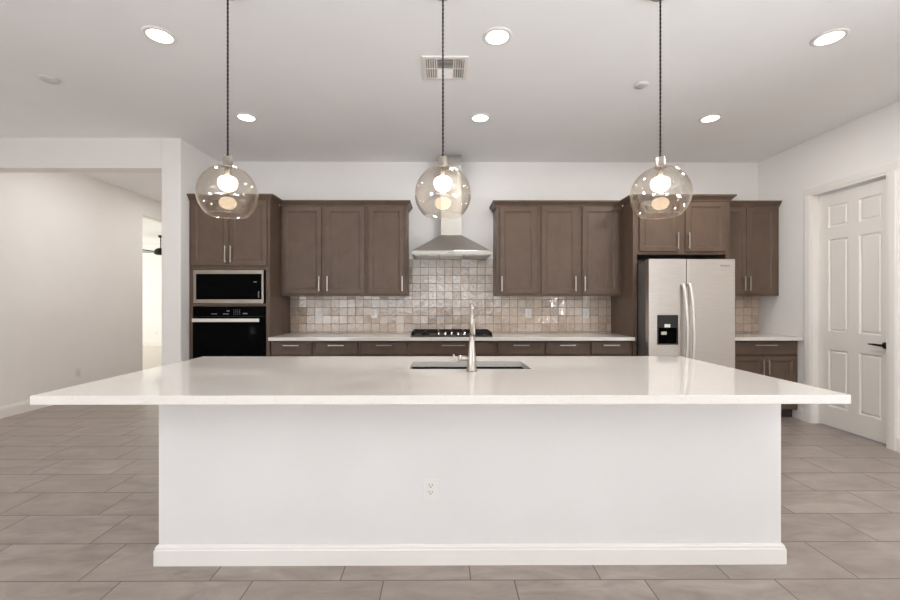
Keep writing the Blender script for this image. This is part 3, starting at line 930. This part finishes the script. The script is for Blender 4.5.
ringf(0, 1); ringf(1, 2); ringf(2, 3); ringf(0, 4); ringf(4, 5); ringf(5, 6)
F.append((24, 25, 26, 27)); F.append((15, 14, 13, 12))
m.add(V, F)
m.build('basin', 'steel_basin', t)
MB().lathe([(0, 0), (0.045, 0), (0.045, 0.003), (0.036, 0.004), (0.03, 0.001), (0, 0.001)], ((SX0 + SX1) / 2, (SY0 + SY1) / 2, zb), seg=24).build('drain', 'steel_polished', t)
# faucet
FX, FY = 0.165, 2.355
t = thing('faucet', (FX, FY, 0.914), 'brushed nickel gooseneck pull-down faucet on the island', 'faucet')
MB().lathe([(0, 0), (0.031, 0), (0.031, 0.006), (0.027, 0.010), (0.0255, 0.05), (0.0205, 0.10), (0.0155, 0.165), (0.0128, 0.20), (0, 0.20)], (FX, FY, 0.914), seg=28).build('body', 'nickel', t)
pts = [(FX, FY, 1.11), (FX, FY, 1.20)]
R_ = 0.078
for k in range(1, 15):
    a = PI * k / 14
    pts.append((FX + 0.018 * (1 - math.cos(a)) / 2, FY + R_ * (1 - math.cos(a)), 1.20 + R_ * math.sin(a) + 0.001))
MB().tube(pts, [0.0125, 0.0112] + [0.0105] * 14, seg=16).build('neck', 'nickel', t)
MB().lathe([(0, 0), (0.0135, 0), (0.015, 0.006), (0.014, 0.06), (0.0115, 0.10), (0, 0.101)], (FX + 0.018, FY + 2 * R_, 1.102), seg=20).build('spray_head', 'nickel', t)
hm = MB().lathe([(0, -0.075), (0.016, -0.075), (0.018, -0.070), (0.018, -0.056), (0.0155, -0.052), (0.0155, -0.01), (0, -0.01)], (FX, FY, 0.985), axis='x', seg=20)
hm.tube([(FX - 0.064, FY, 0.985), (FX - 0.070, FY, 0.972), (FX - 0.080, FY - 0.002, 0.966), (FX - 0.090, FY - 0.004, 0.975), (FX - 0.098, FY - 0.006, 0.992), (FX - 0.104, FY - 0.008, 1.008)], [0.007, 0.0065, 0.006, 0.0055, 0.0055, 0.006])
hm.build('handle', 'nickel', t)

# ================================================================== OUTLETS
def outlet(c, axis, label, group, w=0.078, h=0.118):
    """axis 'y': on a wall facing -y; 'x': on a wall facing +x"""
    if axis == 'y': fn = lambda u, v, d: (c[0] + u, c[1] - d, c[2] + v)
    else: fn = lambda u, v, d: (c[0] + d, c[1] + u, c[2] + v)
    def bx(m, u0, u1, v0, v1, d0, d1):
        p = [fn(u, v, d) for d in (d0, d1) for (u, v) in ((u0, v0), (u1, v0), (u1, v1), (u0, v1))]
        m.add(p, [(0, 3, 2, 1), (4, 5, 6, 7), (0, 1, 5, 4), (1, 2, 6, 5), (2, 3, 7, 6), (3, 0, 4, 7)])
    t = thing('wall_outlet', c, label, 'outlet', group)
    m = MB(); bx(m, -w / 2, w / 2, -h / 2, h / 2, 0.0, 0.005)
    m.build('cover_plate', 'plastic', t, bevel=0.0015)
    m = MB(); bx(m, -0.017, 0.017, -0.034, 0.034, 0.005, 0.0075)
    s = m.build('socket', 'plastic', t, bevel=0.001)
    m = MB()
    for z in (-0.017, 0.017):
        bx(m, -0.009, -0.006, z - 0.003, z + 0.006, 0.0075, 0.0080)
        bx(m, 0.006, 0.009, z - 0.003, z + 0.006, 0.0075, 0.0080)
        bx(m, -0.003, 0.003, z - 0.012, z - 0.007, 0.0075, 0.0080)
    m.build('slots', 'slot', s)
    return t
OG = 'white outlets on the tile backsplash'
yt = YB - 0.0101
outlet((-1.541, yt, 1.158), 'y', 'white outlet on the tile nearest the tall oven cabinet', OG)
outlet((-0.853, yt, 1.158), 'y', 'white outlet on the tile just left of the cooktop', OG)
outlet((1.075, yt, 1.158), 'y', 'white outlet on the tile just right of the cooktop', OG)
outlet((1.791, yt, 1.158), 'y', 'white outlet on the tile nearest the refrigerator', OG)
outlet((-0.058, IY0 - 0.0001, 0.376), 'y', 'white double outlet on the island front panel', None)
outlet((XL + 0.0001, 5.71, 0.35), 'x', 'white outlet low on the hall left wall', None)
outlet((-8.47, FY1 - 0.0001, 0.38), 'y', 'tiny white outlet low on the far bedroom wall past the hall', None)

# ================================================================== PENDANTS
def pendant(x, y, zc, label):
    t = thing('pendant_light', (x, y, CZ), label, 'pendant light', 'glass globe pendants over the island')
    R0 = 0.158; th = 0.003
    a0 = math.asin(0.028 / R0); a1 = math.acos(-0.120 / R0)      # neck opening .. bottom cut
    n = 44
    prof = [(R0 * math.sin(a0 + (a1 - a0) * k / n), R0 * math.cos(a0 + (a1 - a0) * k / n)) for k in range(n + 1)]
    Ri = R0 - th
    inner = [(Ri * math.sin(a0 + (a1 - a0) * k / n), Ri * math.cos(a0 + (a1 - a0) * k / n)) for k in range(n, -1, -1)]
    MB().lathe(prof + inner, (x, y, zc), seg=72, closed=True).build('globe_shade', 'smoke_glass', t)
    # metal cap and socket
    zt = zc + R0
    MB().lathe([(0, 0), (0.024, 0), (0.026, -0.004), (0.026, -0.048), (0.034, -0.052), (0.034, -0.056), (0.0, -0.056)][::-1], (x, y, zt + 0.050), seg=32).build('cap', 'nickel', t)
    MB().lathe([(0, 0.0), (0.018, 0.0), (0.018, 0.052), (0, 0.052)], (x, y, zt - 0.0595), seg=24).build('socket', 'nickel', t)
    MB().lathe([(0, 0), (0.008, 0), (0.0055, 0.02), (0, 0.02)], (x, y, zt + 0.0505), seg=16).build('strain_relief', 'cord', t)
    # twisted cord
    m = MB(); zs = zt + 0.065; ze = CZ - 0.025; n = 110
    for ph in (0, PI):
        m.tube([(x + 0.0018 * math.cos(ph + k * 1.1), y + 0.0018 * math.sin(ph + k * 1.1), zs + (ze - zs) * k / n) for k in range(n + 1)], 0.0042, seg=6)
    m.build('cord', 'cord', t)
    MB().lathe([(0, 0), (0.06, 0), (0.06, -0.012), (0.05, -0.024), (0.008, -0.028), (0, -0.028)], (x, y, CZ - 0.0005), seg=32).build('canopy', 'nickel', t)
    # frosted bulb
    bp = [(0, -0.046), (0.014, -0.0445), (0.028, -0.039), (0.040, -0.029), (0.0475, -0.015), (0.0515, 0.0), (0.0505, 0.012), (0.046, 0.024), (0.036, 0.033), (0.02, 0.037), (0, 0.038)]
    MB().lathe(bp, (x, y, zt - 0.098), seg=32).build('bulb', 'bulb', t)
    return t
PY = 2.36
pendant(-1.203, PY, 1.905, 'smoked glass globe pendant hanging over the left end of the island')
pendant(0.003, PY, 1.905, 'smoked glass globe pendant over the island middle, before the hood')
pendant(1.228, PY, 1.905, 'smoked glass globe pendant over the right side of the island')

# ================================================================== CEILING FITTINGS
def can(x, y, label, power):
    t = thing('recessed_light', (x, y, CZ), label, 'ceiling light', 'round recessed ceiling lights')
    MB().lathe([(0.074, 0), (0.098, 0), (0.098, -0.003), (0.090, -0.007), (0.074, -0.007)], (x, y, CZ - 0.0005), seg=40, closed=True).build('trim_ring', 'trim', t)
    MB().lathe([(0, 0), (0.0735, 0), (0.0735, -0.0045), (0, -0.0045)], (x, y, CZ - 0.0008), seg=40).build('lens', 'lens', t)
    l = area_light('lamp', (0, 0, -0.012), (0, 0, 0), 0.14, 0.14, power, CAN_COLOR, 'DISK')
    l.parent = t
can(-1.855, 2.765, 'glowing recessed ceiling light, upper left, left of the left pendant cord', POWERS['can_left'])
can(0.362, 2.765, 'glowing recessed ceiling light nearest the right side of the ceiling vent', POWERS['can_mid'])
can(2.560, 2.765, 'glowing recessed ceiling light nearest the camera at far right', POWERS['can_right'])
can(-1.855, 3.985, 'glowing recessed ceiling light just beside the left pendant cord', POWERS['can_left'])
can(0.360, 3.985, 'glowing recessed ceiling light above the range hood', POWERS['can_mid'])
can(2.550, 3.985, 'glowing recessed ceiling light above the refrigerator', POWERS['can_right'])

can(-3.9, 5.15, 'added hall ceiling light just behind the header', POWERS['hall'])  # this and the next: invented lamps, out of sight, brightening the hall
can(-3.9, 6.9, 'added hall ceiling light deeper in, near the far room opening', POWERS['hall'])
for gx, gn in ((-2.9, 'left'), (-0.5, 'middle'), (1.9, 'right')):  # unseen lamps added so light off the floor lifts the ceiling
    for gy, gm in ((0.6, 'second row'), (-1.4, 'third row'), (-3.4, 'last row')):
        can(gx, gy, 'added great-room ceiling light behind the camera, %s %s' % (gm, gn), POWERS['rear'])

t = thing('ceiling_vent', (0.02, 3.14, CZ), 'white square ceiling air vent with louvres behind the middle pendant cord', 'vent')
VX0, VX1, VY0, VY1 = -0.145, 0.185, 2.985, 3.295
zc = CZ - 0.0005
m = MB()
f = 0.026
m.box(VX0, VX1, VY0, VY0 + f, zc - 0.010, zc).box(VX0, VX1, VY1 - f, VY1, zc - 0.010, zc)
m.box(VX0, VX0 + f, VY0 + f, VY1 - f, zc - 0.010, zc).box(VX1 - f, VX1, VY0 + f, VY1 - f, zc - 0.010, zc)
vxc, vyc = (VX0 + VX1) / 2, (VY0 + VY1) / 2
bw = 0.058
m.box(vxc - bw - 0.010, vxc - bw, VY0 + f, VY1 - f, zc - 0.009, zc).box(vxc + bw, vxc + bw + 0.010, VY0 + f, VY1 - f, zc - 0.009, zc)
m.box(VX0 + f, VX1 - f, vyc - 0.005, vyc + 0.005, zc - 0.009, zc)
m.build('frame', 'trim', t, bevel=0.001)
MB().box(VX0 + 0.01, VX1 - 0.01, VY0 + 0.01, VY1 - 0.01, zc - 0.0012, zc).build('backing', 'slot', t)
def slat(m, cx, cy, ln, along, tilt):
    # thin louvre, tilted about its long axis
    w2, th = 0.0075, 0.0007; ca, sa = math.cos(tilt), math.sin(tilt)
    sec = [(-w2, -th), (w2, -th), (w2, th), (-w2, th)]
    sec = [(p * ca - q * sa, p * sa + q * ca) for p, q in sec]
    if along == 'x': m.prism(sec, lambda p, q, tt: (tt, cy + p, zc - 0.0068 + q), cx - ln / 2, cx + ln / 2)
    else: m.prism(sec, lambda p, q, tt: (cx + p, tt, zc - 0.0068 + q), cy - ln / 2, cy + ln / 2)
m = MB()
half = (VY1 - VY0 - 2 * f - 0.010) / 2
for hy_, sg in ((VY0 + f + half / 2, 1), (VY1 - f - half / 2, -1)):
    for k in range(7):
        slat(m, vxc, hy_ + (k - 3) * half / 7.2, 2 * bw, 'x', sg * 0.70)
    for sx in (-1, 1):
        wc = (VX1 - f - (vxc + bw + 0.010))
        cxx = vxc + sx * (bw + 0.010 + wc / 2)
        for k in range(4):
            slat(m, cxx + (k - 1.5) * wc / 4.2, hy_, half, 'y', sx * -0.70)
m.build('louvres', 'trim', t)

def cover(x, y, r, label, cat, name):
    t = MB().lathe([(0, 0), (r, 0), (r, -0.005), (r * 0.93, -0.012), (r * 0.4, -0.014), (0, -0.014)], (x, y, CZ - 0.0005), seg=36).build(name, 'plastic_detector')
    return tag(t, label, cat)
cover(-3.08, 3.31, 0.066, 'flat round cover plate on the ceiling at the far left', 'ceiling cover', 'sprinkler_cover')
cover(1.60, 3.37, 0.052, 'small round cover plate on the ceiling left of the right pendant cord', 'ceiling cover', 'sprinkler_cover')

# ceiling fan in the far room
fx, fy = -7.42, 11.1
t = thing('ceiling_fan', (fx, fy, CZ), 'black ceiling fan glimpsed in the far bright room beyond the hall', 'ceiling fan')
MB().lathe([(0.012, -0.001), (0.012, -0.36)], (fx, fy, CZ), seg=12).build('downrod', 'black_iron', t)
MB().lathe([(0, 0), (0.06, 0), (0.05, -0.05), (0.015, -0.06), (0, -0.06)], (fx, fy, CZ - 0.001), seg=20).build('canopy', 'black_iron', t)
MB().lathe([(0, 0.0), (0.05, 0.0), (0.12, -0.04), (0.15, -0.10), (0.15, -0.15), (0.10, -0.18), (0, -0.185)], (fx, fy, CZ - 0.33), seg=28).build('motor', 'black_iron', t)
for k in range(5):
    a = PI + 0.06 + k * 2 * PI / 5
    ux, uy = math.cos(a), math.sin(a); vx, vy = -uy, ux
    V = []
    for (s, w2) in ((0.13, 0.030), (0.30, 0.060), (0.64, 0.065), (0.70, 0.045)):
        for sg in (-1, 1):
            for dz in (0.0, 0.006):
                V.append((fx + ux * s + vx * w2 * sg, fy + uy * s + vy * w2 * sg, CZ - 0.44 + dz + sg * w2 * 0.06))
    F = []
    for i in range(3):
        q = i * 4; F += [(q, q + 4, q + 6, q + 2), (q + 1, q + 3, q + 7, q + 5), (q, q + 1, q + 5, q + 4), (q + 2, q + 6, q + 7, q + 3)]
    F += [(0, 2, 3, 1), (12, 13, 15, 14)]
    MB().add(V, F).build('blade', 'black_iron', t)
